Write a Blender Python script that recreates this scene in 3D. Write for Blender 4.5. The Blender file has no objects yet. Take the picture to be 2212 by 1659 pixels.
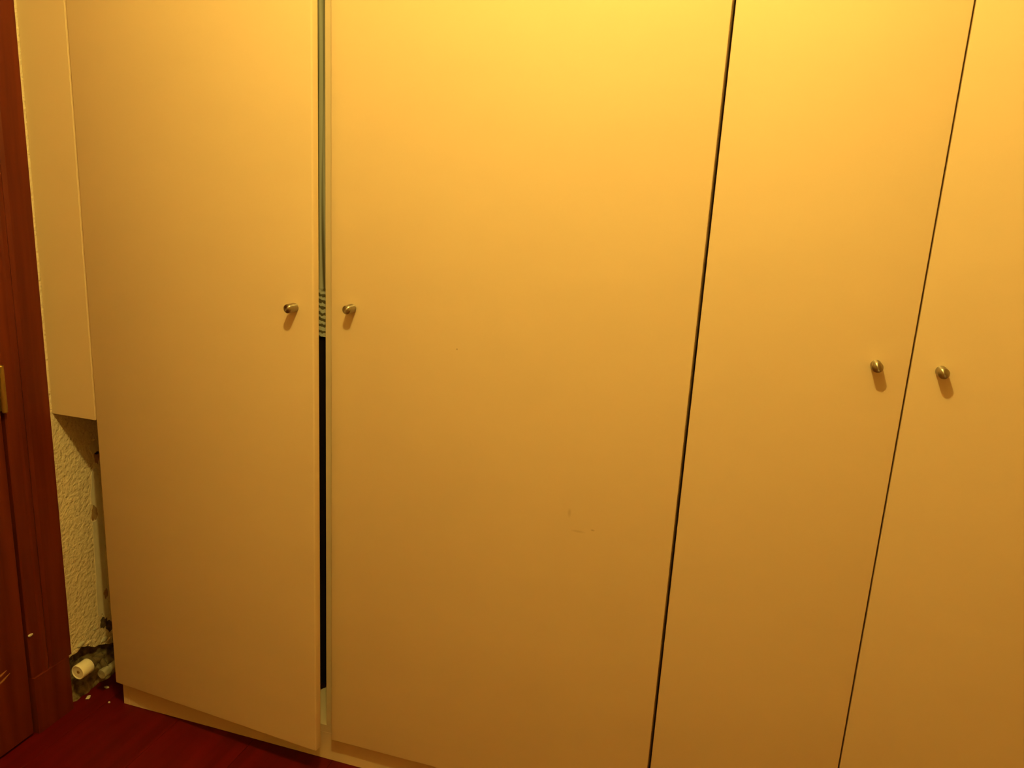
import bpy, bmesh, math, random
from mathutils import Vector, Matrix, noise
random.seed(7)
scene = bpy.context.scene
C = scene.collection

# ------------------------------------------------------------------ camera, world, exposure
cam_d = bpy.data.cameras.new('camera'); cam = bpy.data.objects.new('camera', cam_d); C.objects.link(cam)
scene.camera = cam
YAW, TILT, ROLL = 0.280320623, 0.247555506, 0.0556400491
fwd = Vector((-math.sin(YAW)*math.cos(TILT), math.cos(YAW)*math.cos(TILT), -math.sin(TILT)))
rt0 = Vector((math.cos(YAW), math.sin(YAW), 0)); up0 = rt0.cross(fwd)
rt = math.cos(ROLL)*rt0 + math.sin(ROLL)*up0
up = -math.sin(ROLL)*rt0 + math.cos(ROLL)*up0
m = Matrix((rt, up, -fwd)).transposed().to_4x4()
m.translation = Vector((0, -1.45, 1.3487))
cam.matrix_world = m
cam_d.sensor_fit = 'HORIZONTAL'; cam_d.sensor_width = 36; cam_d.lens = 28.688
cam_d.clip_start = 0.02

w = bpy.data.worlds.new('world'); scene.world = w; w.use_nodes = True
w.node_tree.nodes['Background'].inputs[0].default_value = (0, 0, 0, 1)
vs = scene.view_settings
vs.view_transform = 'Standard'; vs.look = 'None'; vs.gamma = 1; vs.use_curve_mapping = False
vs.exposure = 0.0

BULB = Vector((-0.28, -0.95, 2.39))
BULB_COLOUR = (1.0, 0.745, 0.165)
BULB_STRENGTH = 1640.0

# ------------------------------------------------------------------ materials
def new_mat(name):
    mt = bpy.data.materials.new(name); mt.use_nodes = True
    nt = mt.node_tree; b = nt.nodes['Principled BSDF']
    return mt, nt, b
def N(nt, t, **kw):
    n = nt.nodes.new(t)
    for k, v in kw.items():
        if k in n.inputs: n.inputs[k].default_value = v
        else: setattr(n, k, v)
    return n
def noise_mat(name, c0, c1, scale=(8, 8, 8), detail=4, rough=0.5, spec=0.4, bump=0.0, bscale=80.0, bdist=0.002, metallic=0.0, lo=0.35, hi=0.65):
    mt, nt, b = new_mat(name); L = nt.links.new
    tc = N(nt, 'ShaderNodeTexCoord'); mp = N(nt, 'ShaderNodeMapping'); mp.inputs['Scale'].default_value = scale
    L(tc.outputs['Object'], mp.inputs['Vector'])
    nz = N(nt, 'ShaderNodeTexNoise', Scale=1.0, Detail=detail); L(mp.outputs[0], nz.inputs['Vector'])
    cr = N(nt, 'ShaderNodeValToRGB')
    cr.color_ramp.elements[0].position = lo; cr.color_ramp.elements[1].position = hi
    cr.color_ramp.elements[0].color = (*c0, 1); cr.color_ramp.elements[1].color = (*c1, 1)
    L(nz.outputs['Fac'], cr.inputs['Fac']); L(cr.outputs[0], b.inputs['Base Color'])
    b.inputs['Roughness'].default_value = rough; b.inputs['Specular IOR Level'].default_value = spec
    b.inputs['Metallic'].default_value = metallic
    if bump:
        n2 = N(nt, 'ShaderNodeTexNoise', Scale=bscale, Detail=5); L(tc.outputs['Object'], n2.inputs['Vector'])
        bp = N(nt, 'ShaderNodeBump', Strength=bump, Distance=bdist)
        L(n2.outputs['Fac'], bp.inputs['Height']); L(bp.outputs[0], b.inputs['Normal'])
    return mt
M = {}
BEIGE = (0.75, 0.590, 0.405)
def sc(c, k): return tuple(x*k for x in c)
M['beige'] = noise_mat('beige_laminate', sc(BEIGE, .985), sc(BEIGE, 1.012), scale=(3, 3, 7), rough=0.55, spec=0.3, bump=0.03, bscale=400, bdist=.0005)
M['inner'] = noise_mat('inside_board', sc(BEIGE, .9), sc(BEIGE, .97), scale=(3, 3, 10), rough=0.6, spec=0.25)
M['plaster'] = noise_mat('painted_plaster', (.84, .72, .53), (.89, .77, .58), scale=(6, 6, 6), rough=0.85, spec=0.15, bump=1.0, bscale=110, bdist=.0062)
M['paint'] = noise_mat('room_paint', (.68, .50, .26), (.71, .52, .28), scale=(4, 4, 4), rough=0.85, spec=0.15)
M['white'] = noise_mat('ceiling_paint', (.78, .66, .50), (.80, .68, .52), scale=(4, 4, 4), rough=0.9, spec=0.1)
M['bare'] = noise_mat('bare_gypsum', (.70, .63, .52), (.78, .71, .60), scale=(30, 30, 20), rough=0.9, spec=0.1, bump=.2, bscale=120)
M['stain'] = noise_mat('brown_glue', (.33, .20, .10), (.42, .27, .14), scale=(60, 60, 60), rough=0.8, spec=0.2)
M['mortar'] = noise_mat('old_brown_mortar', (.10, .070, .032), (.32, .26, .15), scale=(55, 55, 55), detail=8, rough=0.95, spec=0.1, bump=.6, bscale=180, bdist=.004)
M['crumb'] = noise_mat('plaster_crumb', (.58, .55, .45), (.72, .69, .58), scale=(200, 200, 200), rough=0.9, spec=0.1)
M['wood'] = noise_mat('dark_red_wood', (.085, .009, .002), (.140, .019, .004), scale=(34, 34, 2.2), detail=6, rough=0.5, spec=0.3, bump=.08, bscale=120, bdist=.001)
M['bare_wood'] = noise_mat('scratched_wood', (.30, .13, .05), (.42, .20, .08), scale=(200, 60, 200), rough=.7, spec=.2)
M['nickel'] = noise_mat('turned_nickel', (.40, .36, .29), (.47, .43, .35), scale=(200, 200, 20), rough=0.36, metallic=1.0)
_nt = M['nickel'].node_tree; _b = _nt.nodes['Principled BSDF']; _t = N(_nt, 'ShaderNodeTangent', direction_type='RADIAL', axis='Y')
_nt.links.new(_t.outputs[0], _b.inputs['Tangent']); _b.inputs['Anisotropic'].default_value = .93; _b.inputs['Anisotropic Rotation'].default_value = .25
M['brass'] = noise_mat('old_brass', (.36, .25, .08), (.48, .35, .12), scale=(90, 90, 30), rough=0.45, metallic=1.0)
M['capwhite'] = noise_mat('yellowed_plastic', (.90, .86, .74), (.93, .89, .79), scale=(40, 40, 40), rough=0.4, spec=0.4)
M['pipe'] = noise_mat('painted_pipe', (.24, .23, .18), (.42, .40, .33), scale=(60, 20, 60), rough=0.55, spec=0.4)
M['iron'] = noise_mat('dirty_iron', (.07, .055, .035), (.15, .11, .06), scale=(90, 90, 90), rough=0.7, spec=0.3)
M['rod'] = noise_mat('steel_rod', (.55, .54, .52), (.6, .59, .57), scale=(60, 60, 60), rough=0.3, metallic=1.0)
M['porcelain'] = noise_mat('white_porcelain', (.8, .78, .74), (.83, .81, .77), scale=(10, 10, 10), rough=0.3, spec=0.5)

# floor boards: a slightly different tone for each board
def floor_mat():
    mt, nt, b = new_mat('red_floor_boards'); L = nt.links.new
    tc = N(nt, 'ShaderNodeTexCoord'); oi = N(nt, 'ShaderNodeObjectInfo')
    mp = N(nt, 'ShaderNodeMapping'); mp.inputs['Scale'].default_value = (40, 2.4, 40)
    ad = N(nt, 'ShaderNodeVectorMath', operation='ADD'); L(tc.outputs['Object'], ad.inputs[0]); L(oi.outputs['Random'], ad.inputs[1])
    L(ad.outputs[0], mp.inputs['Vector'])
    nz = N(nt, 'ShaderNodeTexNoise', Scale=1.0, Detail=6.0); L(mp.outputs[0], nz.inputs['Vector'])
    cr = N(nt, 'ShaderNodeValToRGB')
    cr.color_ramp.elements[0].position = .3; cr.color_ramp.elements[1].position = .7
    cr.color_ramp.elements[0].color = (.080, .0016, .0018, 1); cr.color_ramp.elements[1].color = (.120, .0030, .0030, 1)
    L(nz.outputs['Fac'], cr.inputs['Fac'])
    mr = N(nt, 'ShaderNodeMapRange'); mr.inputs['To Min'].default_value = .93; mr.inputs['To Max'].default_value = 1.06
    L(oi.outputs['Random'], mr.inputs['Value'])
    ml = N(nt, 'ShaderNodeVectorMath', operation='SCALE'); L(cr.outputs[0], ml.inputs[0]); L(mr.outputs[0], ml.inputs['Scale'])
    L(ml.outputs[0], b.inputs['Base Color'])
    b.inputs['Roughness'].default_value = .5; b.inputs['Specular IOR Level'].default_value = .18
    return mt
M['floor'] = floor_mat()
M['underlay'] = noise_mat('dark_underlay', (.03, .012, .008), (.04, .016, .01), rough=.9, spec=.1)

# the scuffed door: three faint marks with a place of their own (door-local metres)
def scuffed_mat():
    mt = M['beige'].copy(); mt.name = 'beige_laminate_scuffed'; nt = mt.node_tree; L = nt.links.new
    b = nt.nodes['Principled BSDF']; src = b.inputs['Base Color'].links[0].from_socket
    tc = N(nt, 'ShaderNodeTexCoord'); cur = src
    for (x, z, sx, sz, k) in ((.2713, .9497, 420, 420, .55), (.5155, .6535, 230, 90, .22), (.535, .6180, 60, 300, .20), (.5634, .6254, 200, 420, .4)):
        mp = N(nt, 'ShaderNodeMapping'); mp.vector_type = 'POINT'
        mp.inputs['Location'].default_value = (-x*sx, 0, -z*sz); mp.inputs['Scale'].default_value = (sx, 0, sz)
        L(tc.outputs['Object'], mp.inputs['Vector'])
        ln = N(nt, 'ShaderNodeVectorMath', operation='LENGTH'); L(mp.outputs[0], ln.inputs[0])
        mr = N(nt, 'ShaderNodeMapRange'); mr.inputs['From Min'].default_value = .3; mr.inputs['From Max'].default_value = 1.0
        mr.inputs['To Min'].default_value = k; mr.inputs['To Max'].default_value = 0
        L(ln.outputs['Value'], mr.inputs['Value'])
        mx = N(nt, 'ShaderNodeMix', data_type='RGBA')
        L(mr.outputs[0], mx.inputs[0]); L(cur, mx.inputs[6]); mx.inputs[7].default_value = (.3, .17, .08, 1)
        cur = mx.outputs[2]
    L(cur, b.inputs['Base Color'])
    return mt
M['scuffed'] = scuffed_mat()

def knit_mat():
    """grey knit: vertical pleats of two tones, a band of slanting bars above the hem."""
    mt, nt, b = new_mat('grey_patterned_knit'); L = nt.links.new
    tc = N(nt, 'ShaderNodeTexCoord')
    mp = N(nt, 'ShaderNodeMapping'); mp.inputs['Scale'].default_value = (60, 60, 1.2); L(tc.outputs['Object'], mp.inputs['Vector'])
    st = N(nt, 'ShaderNodeTexNoise', Scale=1.0, Detail=2.0); L(mp.outputs[0], st.inputs['Vector'])
    wv = N(nt, 'ShaderNodeTexWave', bands_direction='Z', Scale=36.0, Distortion=2.5, Detail=2.0); wv.inputs['Detail Scale'].default_value = 3.0
    mp2 = N(nt, 'ShaderNodeMapping'); mp2.inputs['Rotation'].default_value = (.6, .7, 0); L(tc.outputs['Object'], mp2.inputs['Vector'])
    L(mp2.outputs[0], wv.inputs['Vector'])
    sx = N(nt, 'ShaderNodeSeparateXYZ'); L(tc.outputs['Object'], sx.inputs[0])
    mr = N(nt, 'ShaderNodeMapRange'); mr.inputs['From Min'].default_value = .07; mr.inputs['From Max'].default_value = .11
    L(sx.outputs['Z'], mr.inputs['Value'])
    mx = N(nt, 'ShaderNodeMix', data_type='FLOAT'); L(mr.outputs[0], mx.inputs[0]); L(wv.outputs['Fac'], mx.inputs[2]); L(st.outputs['Fac'], mx.inputs[3])
    cr = N(nt, 'ShaderNodeValToRGB')
    cr.color_ramp.elements[0].position = .40; cr.color_ramp.elements[1].position = .58
    cr.color_ramp.elements[0].color = (.16, .13, .08, 1); cr.color_ramp.elements[1].color = (.74, .72, .62, 1)
    L(mx.outputs[0], cr.inputs['Fac']); L(cr.outputs[0], b.inputs['Base Color'])
    b.inputs['Roughness'].default_value = .9; b.inputs['Specular IOR Level'].default_value = .1
    return mt
M['knit'] = knit_mat()
M['dark_cloth'] = noise_mat('dark_cloth', (.012, .008, .006), (.02, .013, .010), scale=(30, 30, 4), rough=.95, spec=.05)
M['pale_cloth'] = noise_mat('pale_cloth', (.70, .69, .64), (.80, .79, .74), scale=(20, 20, 3), rough=.9, spec=.1)

def emit_mat():
    mt, nt, b = new_mat('glowing_bulb')
    b.inputs['Base Color'].default_value = (.9, .9, .9, 1)
    b.inputs['Emission Color'].default_value = (*BULB_COLOUR, 1); b.inputs['Emission Strength'].default_value = BULB_STRENGTH
    return mt
M['glow'] = emit_mat()

# ------------------------------------------------------------------ helpers
ORG = {}
def obj(name, bm, mat, parent=None, origin=(0, 0, 0), smooth=False):
    """Link a bmesh (world coordinates) as ONE mesh object with its origin at `origin`."""
    origin = Vector(origin)
    bmesh.ops.translate(bm, verts=bm.verts, vec=-origin)
    bmesh.ops.recalc_face_normals(bm, faces=bm.faces)
    me = bpy.data.meshes.new(name); bm.to_mesh(me); bm.free()
    if smooth:
        for p in me.polygons: p.use_smooth = True
    me.materials.append(M[mat] if isinstance(mat, str) else mat)
    o = bpy.data.objects.new(name, me); C.objects.link(o)
    o.location = origin - (ORG[parent.name] if parent else Vector((0, 0, 0)))
    if parent: o.parent = parent
    ORG[o.name] = origin
    return o
def thing(name, label, cat, loc, group=None):
    o = bpy.data.objects.new(name, None); C.objects.link(o); o.location = loc; o.empty_display_size = .05
    ORG[o.name] = Vector(loc); return tag(o, label, cat, group)
def tag(o, label=None, cat=None, group=None, kind=None):
    if label: o['label'] = label
    if cat: o['category'] = cat
    if group: o['group'] = group
    if kind: o['kind'] = kind
    return o
def add_box(bm, x0, x1, y0, y1, z0, z1, bev=0.0, seg=2):
    r = bmesh.ops.create_cube(bm, size=1)
    for v in r['verts']:
        v.co = Vector(((x0+x1)/2+v.co.x*(x1-x0), (y0+y1)/2+v.co.y*(y1-y0), (z0+z1)/2+v.co.z*(z1-z0)))
    if bev:
        es = list({e for v in r['verts'] for e in v.link_edges})
        bmesh.ops.bevel(bm, geom=es, offset=bev, segments=seg, profile=.5, affect='EDGES')
def box(name, x0, x1, y0, y1, z0, z1, mat, parent=None, bev=0.0, seg=2, origin=None):
    bm = bmesh.new(); add_box(bm, x0, x1, y0, y1, z0, z1, bev, seg)
    return obj(name, bm, mat, parent, origin or ((x0+x1)/2, (y0+y1)/2, z0))
def lathe(bm, prof, origin, axis, n=32):
    """prof: (radius, distance along axis)."""
    axis = Vector(axis).normalized(); a = axis.orthogonal().normalized(); b = axis.cross(a); o = Vector(origin)
    rings = []
    for r, d in prof:
        if r < 1e-6: rings.append([bm.verts.new(o+axis*d)])
        else: rings.append([bm.verts.new(o+axis*d+(a*math.cos(t)+b*math.sin(t))*r) for t in [2*math.pi*i/n for i in range(n)]])
    for p, q in zip(rings, rings[1:]):
        for i in range(n):
            j = (i+1) % n
            if len(p) == 1 and len(q) == 1: break
            if len(p) == 1: bm.faces.new((p[0], q[j], q[i]))
            elif len(q) == 1: bm.faces.new((p[i], p[j], q[0]))
            else: bm.faces.new((p[i], p[j], q[j], q[i]))
    for ring, flip in ((rings[0], True), (rings[-1], False)):
        if len(ring) > 1: bm.faces.new(ring[::-1] if flip else ring)
def prism_x(bm, pts, x0, x1):
    """closed polygon of (y, z) extruded from x0 to x1."""
    a = [bm.verts.new((x0, y, z)) for y, z in pts]; b = [bm.verts.new((x1, y, z)) for y, z in pts]
    bm.faces.new(a); bm.faces.new(b[::-1])
    for i in range(len(pts)):
        j = (i+1) % len(pts); bm.faces.new((a[i], b[i], b[j], a[j]))
def autosmooth(o, ang=35):
    me = o.data
    for p in me.polygons: p.use_smooth = True
    me.set_sharp_from_angle(angle=math.radians(ang))

# ------------------------------------------------------------------ the room
XW, XR, YF, YB, ZC = -1.528, 1.60, 0.62, -2.90, 2.52

fl = tag(box('floor', XW-.1, XR+.1, YB-.1, YF+.1, -.08, -.012, 'underlay'), 'dark red wooden board floor under the wardrobes', None, kind='structure')
PW = .2117
protos = {}
def plank(x0, x1, y0, y1):
    key = (round(x1-x0, 4), round(y1-y0, 4))
    if key in protos:
        o = bpy.data.objects.new('floor_board', protos[key]); C.objects.link(o)
        o.parent = fl; o.location = Vector(((x0+x1)/2, (y0+y1)/2, -.012)) - ORG['floor']
        return
    o = box('floor_board', x0+.0003, x1-.0003, y0+.0003, y1-.0003, -.012, 0.0, 'floor', fl, bev=.0007, seg=1)
    protos[key] = o.data
xs = -1.4452 - PW; k = 0
offs = [1.05, .95, 1.15, .85]
while xs < XR:
    x0, x1 = max(xs, XW-.02), min(xs+PW, XR)
    y = YF - offs[k % 4]; edges = [YF]
    while y > YB: edges.append(y); y -= 1.2
    edges.append(YB)
    for a, b in zip(edges[1:], edges): plank(x0, x1, a, b)
    xs += PW; k += 1
tag(box('ceiling', XW-.1, XR+.1, YB-.1, YF+.1, ZC, ZC+.08, 'white'), 'plain off-white painted ceiling above the wardrobes', None, kind='structure')
tag(box('wall_right', XR, XR+.1, YB-.1, YF+.1, 0, ZC, 'paint'), 'plain beige painted wall on the right', None, kind='structure')
tag(box('wall_back', XW, XR, YB-.1, YB, 0, ZC, 'paint'), 'plain beige painted wall facing the wardrobes', None, kind='structure')
tag(box('wall_front', XW, XR, YF, YF+.1, 0, ZC, 'paint'), 'plain beige wall behind the wardrobes', None, kind='structure')

# left wall: rough plaster, broken away in a ragged line above the floor beside the wardrobe
rag = [(-.0068, .1237), (.0009, .1231), (.0128, .1226), (.0192, .1268), (.0255, .1297), (.0356, .1238), (.0461, .1204), (.0561, .1119),
       (.0679, .1036), (.0805, .1031), (.0944, .0964), (.1053, .0914), (.1162, .0851), (.1244, .0845), (.15, .07), (.2, .05), (.26, .03), (.3, 0)]
OY0, OY1, OZ = -.965, -.155, 2.04
bm = bmesh.new()
prism_x(bm, [(OY1, 0), (-.05, 0), (-.045, .06), (-.03, .118)] + rag + [(YF, 0), (YF, ZC), (OY1, ZC)], XW-.1, XW)
add_box(bm, XW-.1, XW, OY0, OY1, OZ, ZC)
add_box(bm, XW-.1, XW, YB, OY0, 0, ZC)
wl = tag(obj('wall_left', bm, 'plaster', None, (XW-.05, -1, 0)), 'rough plastered wall broken open beside the wardrobe', None, kind='structure')

# the hollow behind the broken edge: uneven old mortar
bm = bmesh.new()
ny, nz = 64, 28; g = []
for i in range(ny+1):
    row = []
    for j in range(nz+1):
        y = -.07 + .40*i/ny; z = .165*j/nz
        d = noise.fractal(Vector((y*38, z*38, 1.7)), .9, 2.0, 4)*.007
        foot = .020*max(0, 1-z/.045)
        hole = -.02*math.exp(-((y-.045)**2+(z-.1)**2)/.0009)
        row.append(bm.verts.new((XW-.011+d+foot+hole, y, z)))
    g.append(row)
for i in range(ny):
    for j in range(nz): bm.faces.new((g[i][j], g[i+1][j], g[i+1][j+1], g[i][j+1]))
o = obj('broken_mortar', bm, 'mortar', wl, (XW, .1, 0), smooth=True); o['label'] = 'crumbling brown mortar behind the broken plaster edge'
# lifted plaster lips along the broken edge
for k, (y, z, r) in enumerate(((.004, .128, .010), (.024, .137, .012), (.049, .128, .009), (.1, .108, .012), (.119, .098, .011), (.072, .155, .007))):
    bm = bmesh.new(); bmesh.ops.create_icosphere(bm, subdivisions=2, radius=r)
    for v in bm.verts:
        n_ = noise.noise(v.co*130+Vector((k, 0, 0)))*.35
        v.co = Vector((v.co.x*.22, v.co.y, v.co.z*.55))*(1+n_)+Vector((XW+.0005, y, z))
    obj('plaster_flake', bm, 'crumb' if k % 2 else 'plaster', wl, (XW, y, z))

# bare strip where the paint is gone, with glue stains
patch = [(.116, .587), (.104, .582), (.0987, .5719), (.0975, .545), (.0925, .52), (.0913, .4939), (.100, .489), (.1085, .478), (.1108, .4649), (.1085, .4535), (.1010, .4455),
         (.0906, .4463), (.0912, .43), (.0906, .4056), (.0893, .35), (.0885, .30), (.0866, .25), (.0859, .196), (.0879, .1829), (.0935, .179), (.0985, .186), (.1048, .1752),
         (.107, .1644), (.114, .166), (.1198, .1616), (.1225, .19), (.1202, .2211), (.124, .27), (.1229, .3396), (.126, .39), (.1229, .4435), (.127, .49), (.1217, .5327), (.1191, .5711)]
bm = bmesh.new(); prism_x(bm, patch, XW-.001, XW+.0012)
o = obj('bare_plaster_patch', bm, 'bare', wl, (XW, .1, .16)); o['label'] = 'pale grey bare plaster strip'
def blob(name, y, z, ry, rz, mat, thick=.0008, seed=0, n=18):
    pts = []
    for i in range(n):
        t = 2*math.pi*i/n; q = 1+.6*noise.noise(Vector((math.cos(t)*1.9, math.sin(t)*1.9, seed*3.17+.4)))
        pts.append((y+ry*q*math.cos(t), z+rz*q*math.sin(t)))
    bm = bmesh.new(); prism_x(bm, pts, XW-.001, XW+thick)
    return obj(name, bm, mat, wl, (XW, y, z))
blob('glue_stain', .0985, .468, .0115, .022, 'stain', seed=1)
blob('glue_stain', .121, .612, .008, .016, 'stain', seed=2)
blob('glue_stain', .1165, .235, .007, .013, 'stain', thick=.0016, seed=3)
blob('glue_stain', .103, .158, .013, .015, 'iron', seed=4)
blob('glue_stain', .122, .138, .012, .016, 'iron', seed=5)
blob('bare_plaster_patch', .115, .640, .015, .019, 'bare', seed=6)

# ------------------------------------------------------------------ the door in the left wall with its frame
XC = -1.501
tr = thing('trim_1', 'dark red-brown wooden door frame beside the wardrobe', 'door frame', (XC, -.09, 0)); del tr['category']; tr['kind'] = 'structure'
def jamb(y_out, sgn):
    """casing profile: outer band proud, groove, inner band lower."""
    bm = bmesh.new(); Y = lambda d: y_out - sgn*d
    prof = [(0, XW), (0, XC-.002), (.002, XC), (.057, XC), (.060, XC-.003), (.0635, XC-.006), (.067, XC-.003), (.070, XC-.001), (.080, XC-.001),
            (.084, XC-.004), (.110, XC-.004), (.113, XC-.007), (.113, XW-.1), (.107, XW-.1), (.107, XW)]
    lo = [bm.verts.new((x, Y(d), .15)) for d, x in prof]; hi = [bm.verts.new((x, Y(d), 2.12)) for d, x in prof]
    bm.faces.new(lo); bm.faces.new(hi)
    for i in range(len(prof)):
        j = (i+1) % len(prof); bm.faces.new((lo[i], lo[j], hi[j], hi[i]))
    return bm
obj('door_jamb', jamb(-.0305, 1), 'wood', tr, (XC, -.09, .15))
obj('door_jamb', jamb(-1.084, -1), 'wood', tr, (XC, -1.03, .15))
for ya, yb in ((-.1435, -.0400), (-1.0795, -.970)):
    box('base_block', XW, XC+.0006, ya, yb, 0, .15, 'wood', tr, bev=.0015)
box('head_casing', XW, XC+.002, -1.09, -.03, 2.05, 2.16, 'wood', tr, bev=.003)
bm = bmesh.new(); bmesh.ops.create_icosphere(bm, subdivisions=2, radius=.006)
for v in bm.verts: v.co = Vector((v.co.x*.5, v.co.y*1.1, v.co.z*.55))*(1+.4*noise.noise(v.co*300))+Vector((XC-.002, -.139, .262))
o = obj('wood_splinter', bm, 'crumb', tr, (XC, -.139, .262)); o['label'] = 'pale chipped spot on the door frame'

dr = thing('door_1', 'dark red-brown wooden room door with old brass hinge', 'door', (XC-.02, -.56, 0)); del dr['category']; dr['kind'] = 'structure'
DX0, DX1 = XC-.047, XC-.0065
Y0, Y1 = -.962, -.1525
def rail(name, ya, yb, za, zb): box(name, DX0, DX1, ya, yb, za, zb, 'wood', dr, bev=.0015)
rail('stile', Y1-.11, Y1, .008, 2.035); rail('stile', Y0, Y0+.11, .008, 2.035)
rail('bottom_rail', Y0+.11, Y1-.11, .008, .22); rail('middle_rail', Y0+.11, Y1-.11, .86, 1.00); rail('top_rail', Y0+.11, Y1-.11, 1.925, 2.035)
for za, zb in ((.22, .86), (1.0, 1.925)):
    box('door_panel', DX0+.012, DX1-.012, Y0+.11, Y1-.11, za, zb, 'wood', dr)
    bm = bmesh.new(); t = .016
    for a in ((Y0+.11, Y1-.11, za, za+t), (Y0+.11, Y1-.11, zb-t, zb), (Y0+.11, Y0+.11+t, za+t, zb-t), (Y1-.11-t, Y1-.11, za+t, zb-t)):
        add_box(bm, DX1-.012, DX1-.003, *a, bev=.002)
    obj('panel_moulding', bm, 'wood', dr, (DX1, (Y0+Y1)/2, za))
for k, (ya, za, yb, zb_) in enumerate(((-.232, .203, -.205, .209), (-.230, .186, -.197, .1975))):
    bm = bmesh.new(); t_ = .0022
    prism_x(bm, [(ya, za-t_), ((ya+yb)/2, (za+zb_)/2-t_*1.5), (yb, zb_-t_*.3), (yb, zb_+t_*.3), ((ya+yb)/2, (za+zb_)/2+t_), (ya, za+t_)], DX1-.001, DX1+.0003)
    o = obj('wood_scratch', bm, 'bare_wood', dr, (DX1, ya, za)); o['label'] = 'pale scratch in the dark wood'
for zz in (.8545, 1.75):
    bm = bmesh.new(); yk, xk = -.1505, XC+.0035
    lathe(bm, [(0, -.053), (.0035, -.0525), (.0055, -.050), (.0055, .050), (.0035, .0525), (0, .053)], (xk, yk, zz), (0, 0, 1), 20)
    h = obj('hinge', bm, 'brass', dr, (xk, yk, zz)); autosmooth(h); h['label'] = 'old brass hinge'
    box('hinge_leaf', XC-.008, XC-.0045, -.185, yk, zz-.049, zz+.049, 'brass', h, bev=.0005, seg=1)
    box('hinge_leaf', XC-.0055, XC-.0025, yk, -.137, zz-.049, zz+.049, 'brass', h, bev=.0005, seg=1)
bm = bmesh.new(); lathe(bm, [(0, 0), (.026, 0), (.026, .004), (.010, .006), (.010, .045), (.024, .050), (.028, .062), (.022, .074), (0, .078)], (DX1, -.905, 1.02), (1, 0, 0))
o = obj('door_knob', bm, 'brass', dr, (DX1, -.905, 1.02)); autosmooth(o)

# ------------------------------------------------------------------ wardrobes
DT, CF, CB = .018, .0205, .585          # door thickness, carcass front and back
ZB, ZT = .0725, 2.40                   # door bottom, door top
KP = [(.0062, 0), (.0062, .0008), (.0086, .001), (.0089, .002), (.0089, .0242), (.0087, .0252), (.0078, .0262), (.0054, .0272), (.0024, .0277), (0, .0278)]
def knob(parent, local):
    bm = bmesh.new(); lathe(bm, KP, local, (0, -1, 0), 36)
    # the mesh is given in the door's own frame, so that it follows a door that stands ajar
    o = obj('knob', bm, 'nickel', None, local); o.parent = parent; o.location = local; autosmooth(o, 50)
    o['label'] = 'small brushed metal cylinder knob'
    return o
def door(parent, x0, x1, kx, kz, mat='beige', rot=0.0, bev=.0018):
    bm = bmesh.new(); add_box(bm, x0, x1, 0, DT, ZB, ZT)
    es = [e for e in bm.edges if all(v.co.y < 1e-6 for v in e.verts)]
    vt = [e for e in bm.edges if abs(e.verts[0].co.y-e.verts[1].co.y) > 1e-6]
    bmesh.ops.bevel(bm, geom=es+vt, offset=bev, segments=3, profile=.5, affect='EDGES')
    o = obj('door', bm, mat, parent, (x0, 0, ZB)); o.rotation_euler = (0, 0, rot)
    autosmooth(o, 40)
    knob(o, Vector((kx-x0, 0, kz-ZB)))
    return o

# --- unit A
AX0, AX1 = -1.402, -.0862
wa = thing('wardrobe', 'beige laminate wardrobe with two wide doors, one standing slightly ajar', 'wardrobe', ((AX0+AX1)/2, .3, 0))
AJAR = math.atan2(.0480, .5902)
d1 = door(wa, -1.4040, -1.4040+.5915, -1.4040+.5490, 1.0785, rot=-AJAR, bev=.0034); d1['label'] = 'wardrobe door standing slightly ajar'
d2 = door(wa, -.8030, -.0870, -.7552, 1.0802, mat='scuffed'); d2['label'] = 'wide closed wardrobe door with faint scuffs'
box('side_panel', AX0, AX0+.018, CF, CB, 0, ZT+.01, 'beige', wa, bev=.0006, seg=1)
box('side_panel', AX1-.018, AX1, CF, CB, 0, ZT+.01, 'beige', wa, bev=.0006, seg=1)
box('partition', -.8266, -.8086, CF, CB-.006, .0915, ZT-.01, 'beige', wa, bev=.0006, seg=1)
box('bottom_panel', AX0+.018, AX1-.018, CF, CB-.006, .0725, .0915, 'beige', wa, bev=.0006, seg=1)
box('top_panel', AX0+.018, AX1-.018, CF, CB-.006, ZT-.01, ZT+.01, 'beige', wa)
box('back_panel', AX0+.018, AX1-.018, CB-.006, CB, .05, ZT, 'inner', wa)
box('plinth', AX0+.018, AX1-.018, CF, CF+.018, 0, .0722, 'beige', wa, bev=.0006, seg=1)
box('top_fascia', AX0, AX1, CF-.018, CF, ZT+.004, ZC, 'beige', wa)
box('filler_panel', XW+.001, -1.4055, -.0015, .0145, .758, ZC, 'beige', wa, bev=.0004, seg=1)
bm = bmesh.new(); lathe(bm, [(.0125, 0), (.0125, -.8266-AX0-.018)], (AX0+.018, .30, 2.12), (1, 0, 0), 20)
autosmooth(obj('hanging_rail', bm, 'rod', wa, (-1.1, .30, 2.12)))

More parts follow.
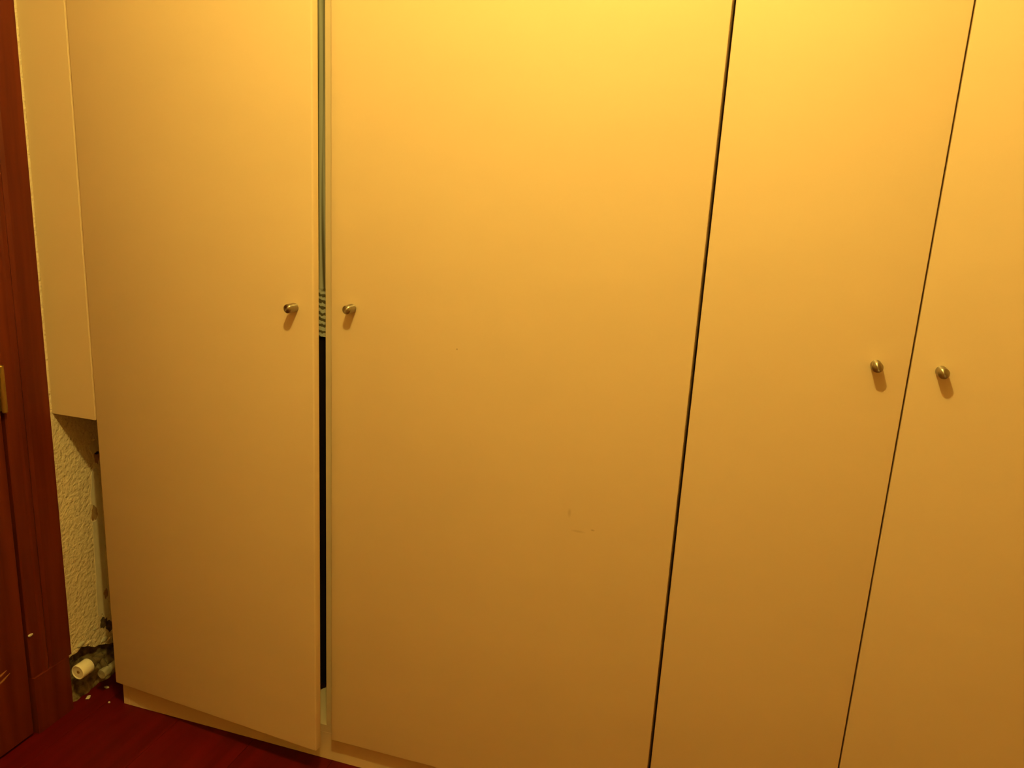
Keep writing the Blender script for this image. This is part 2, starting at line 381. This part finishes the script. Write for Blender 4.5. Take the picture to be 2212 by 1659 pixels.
# --- unit B
BX0, BX1 = -.0800, 1.585
wb = thing('wardrobe', 'beige laminate wardrobe with one narrow door, all its doors fully shut', 'wardrobe', ((BX0+BX1)/2, .3, 0))
d3 = door(wb, -.0815, .2620, .2110, 1.0791); d3['label'] = 'narrow wardrobe door with knob at its right edge'
d4 = door(wb, .2650, .8780, .3096, 1.0806); d4['label'] = 'wardrobe door with knob at its left edge'
box('side_panel', BX0, BX0+.018, CF, CB, 0, ZT+.01, 'beige', wb, bev=.0006, seg=1)
box('side_panel', BX1-.018, BX1, CF, CB, 0, ZT+.01, 'beige', wb, bev=.0006, seg=1)
box('partition', .871, .889, CF, CB-.006, .0915, ZT-.01, 'beige', wb, bev=.0006, seg=1)
d5 = door(wb, .8810, 1.5830, 1.535, 1.0806)
box('bottom_panel', BX0+.018, BX1-.018, CF, CB-.006, .0725, .0915, 'beige', wb)
box('top_panel', BX0+.018, BX1-.018, CF, CB-.006, ZT-.01, ZT+.01, 'beige', wb)
box('back_panel', BX0+.018, BX1-.018, CB-.006, CB, .05, ZT, 'inner', wb)
box('plinth', BX0+.018, BX1-.018, CF, CF+.018, 0, .0722, 'beige', wb, bev=.0006, seg=1)
box('top_fascia', BX0, BX1, CF-.018, CF, ZT+.004, ZC, 'beige', wb)
box('filler_panel', BX1+.001, XR-.001, CF-.018, CF, 0, ZC, 'beige', wb)

# ------------------------------------------------------------------ garments seen through the open slit
def garment(xc, z_hem, y0, y1, mat, label, seed, th=.03, skirt=None):
    """a garment on a hanger, hung across the rail: shoulders run along y, thickness along x."""
    g_ = thing('hanging_garment', label, 'garment', (xc, .30, z_hem), 'clothes hanging inside the open wardrobe')
    n, mz = 56, 60; bm = bmesh.new(); rings = []
    ztop = 2.02
    for j in range(mz+1):
        t = j/mz; z = z_hem+(ztop-z_hem)*t
        sl = max(0.0, (z-(ztop-.11))/.11)           # slope of the shoulders
        ya, yb = y0+(.30-y0-.05)*sl, y1-(y1-.30-.05)*sl
        flare = .8+.35*(1-t)
        ring = []
        for i in range(n):
            a = 2*math.pi*i/n
            cy = (ya+yb)/2+(yb-ya)/2*math.copysign(abs(math.cos(a))**.75, math.cos(a))
            fold = .011*math.sin(a*7+seed+1.6*noise.noise(Vector((z*1.5, seed, 0))))*(1-.6*t)
            cx = xc+(th*flare+fold)*math.sin(a)*(1-.5*sl)+.010*noise.noise(Vector((cy*6, z*2, seed)))
            zz = z+(.006*math.sin(a*5+seed) if j == 0 else 0)
            ring.append(bm.verts.new((cx, cy+fold*.6*math.cos(a), zz)))
        rings.append(ring)
    for p, q in zip(rings, rings[1:]):
        for i in range(n): bm.faces.new((p[i], p[(i+1) % n], q[(i+1) % n], q[i]))
    bm.faces.new(rings[-1])
    obj('cloth_body', bm, mat, g_, (xc, .30, z_hem), smooth=True)
    if skirt:                                       # a long dark skirt hung under the top on the same hanger
        bm = bmesh.new(); rings = []
        for j in range(41):
            t = j/40; z = skirt+(z_hem+.06-skirt)*t; ring = []
            for i in range(n):
                a = 2*math.pi*i/n; k_ = 1.15-.35*t
                fold = .006*math.sin(a*9+seed+1.3*noise.noise(Vector((z*1.2, seed, 3))))*(1-.5*t)
                cy = (y0+y1)/2+((y1-y0)/2-.018)*math.copysign(abs(math.cos(a))**.6, math.cos(a))
                ring.append(bm.verts.new((xc+(th*.8*k_+fold)*math.sin(a), cy+fold*.5*math.cos(a), z)))
            rings.append(ring)
        for p, q in zip(rings, rings[1:]):
            for i in range(n): bm.faces.new((p[i], p[(i+1) % n], q[(i+1) % n], q[i]))
        o = obj('skirt', bm, 'dark_cloth', g_, (xc, .30, skirt), smooth=True); o['label'] = 'dark lower part of the garment'
    bm = bmesh.new()                                # hanger hook over the rail
    pts = [Vector((xc, .30, ztop-.02)), Vector((xc, .30, ztop+.05))]
    for k_ in range(13):
        a = -math.pi/2+math.pi*1.25*k_/12
        pts.append(Vector((xc, .30+.0185*math.cos(a), 2.118+.0185*math.sin(a))))
    pts[1] = Vector((xc, .30, 2.085))
    prev = None
    for p_, q_ in zip(pts, pts[1:]): lathe(bm, [(.002, 0), (.002, (q_-p_).length)], p_, q_-p_, 8)
    obj('hanger_hook', bm, 'rod', g_, (xc, .30, ztop))
garment(-.914, .985, .072, .53, 'knit', 'grey and white patterned garment hanging just behind the ajar door', 1.0, skirt=.115)
garment(-1.06, 1.00, .10, .52, 'pale_cloth', 'plain pale garment hanging behind the patterned one', 2.6)

# ------------------------------------------------------------------ radiator valve and pipe in the gap
rv = thing('radiator_valve', 'capped radiator valve on a dirty pipe sticking out beside the wardrobe', 'pipe valve', (-1.49, 0, 0))
cx, cz, cy0 = -1.490, .098, -.030
bm = bmesh.new()
lathe(bm, [(0, .0035), (.0035, .0035), (.0036, .0030), (.0055, .0028), (.0058, .0018), (.0155, .0018), (.0160, .0004), (.0178, 0), (.0186, .0012), (.0188, .034), (.0178, .036), (0, .036)], (cx, cy0, cz), (0, 1, 0), 40)
o = obj('valve_cap', bm, 'capwhite', rv, (cx, cy0, cz)); autosmooth(o, 40); o['label'] = 'off-white round plastic cap'
bm = bmesh.new(); lathe(bm, [(0, 0), (.0038, .0003), (.0040, .0012), (.0040, .003)], (cx, cy0+.0012, cz), (0, 1, 0), 16)
o2 = obj('cap_screw', bm, 'stain', o, (cx, cy0, cz)); o2['label'] = 'small brown screw'
bm = bmesh.new(); lathe(bm, [(.012, 0), (.0135, .003), (.0135, .012), (.010, .014), (.010, .040)], (cx, cy0+.0365, cz), (0, 1, 0), 20)
autosmooth(obj('valve_body', bm, 'iron', rv, (cx, cy0, cz)))
bm = bmesh.new(); lathe(bm, [(.0115, 0), (.0125, .002), (.0125, .02), (.0105, .022), (.0105, .5)], (-1.466, .020, .068), (0, 1, 0), 24)
o = obj('pipe', bm, 'pipe', rv, (-1.466, .02, .068)); autosmooth(o); o['label'] = 'grey painted pipe'
bm = bmesh.new(); a_, b_ = Vector((cx, .042, cz)), Vector((-1.466, .040, .068)); lathe(bm, [(.008, 0), (.008, (b_-a_).length)], a_, b_-a_, 16)
autosmooth(obj('pipe_elbow', bm, 'iron', rv, tuple(a_)))

# ------------------------------------------------------------------ plaster crumbs on the floor
def crumb(x, y, r, sx, sy, sz, seed, label):
    bm = bmesh.new(); bmesh.ops.create_icosphere(bm, subdivisions=2, radius=r)
    for v in bm.verts: v.co = Vector((v.co.x*sx, v.co.y*sy, v.co.z*sz))*(1+.45*noise.noise(v.co*220+Vector((seed, 0, 0))))
    zmin = min(v.co.z for v in bm.verts)
    for v in bm.verts: v.co += Vector((x, y, -zmin))
    tag(obj('plaster_crumb', bm, 'crumb', None, (x, y, 0)), label, 'debris', 'plaster crumbs on the floor below the broken wall')
crumb(-1.498, .004, .0065, .7, 1.1, .6, 1, 'largest pale plaster crumb on the floor below the valve cap')
crumb(-1.4885, .056, .0050, 1.2, .8, .5, 5, 'small flat plaster crumb on the floor under the pipe')
crumb(-1.437, .009, .0030, 1.0, .8, .6, 9, 'tiny plaster crumb on red boards near the wardrobe plinth')

# ------------------------------------------------------------------ ceiling lamp (the only light)
lp = thing('ceiling_lamp', 'bare glowing bulb in a white ceiling holder before the wardrobes', 'lamp', (BULB.x, BULB.y, ZC))
bm = bmesh.new(); lathe(bm, [(.050, 0), (.050, .010), (.046, .016), (.024, .020), (.022, .060), (.019, .064), (0, .064)], (BULB.x, BULB.y, ZC), (0, 0, -1), 32)
autosmooth(obj('lamp_holder', bm, 'porcelain', lp, (BULB.x, BULB.y, ZC)))
bm = bmesh.new(); lathe(bm, [(.012, 0), (.013, .012), (.018, .022), (.026, .036), (.030, .050), (.030, .062), (.026, .076), (.016, .087), (0, .091)], (BULB.x, BULB.y, ZC-.0645), (0, 0, -1), 24)
obj('bulb', bm, 'glow', lp, (BULB.x, BULB.y, ZC-.0645), smooth=True)
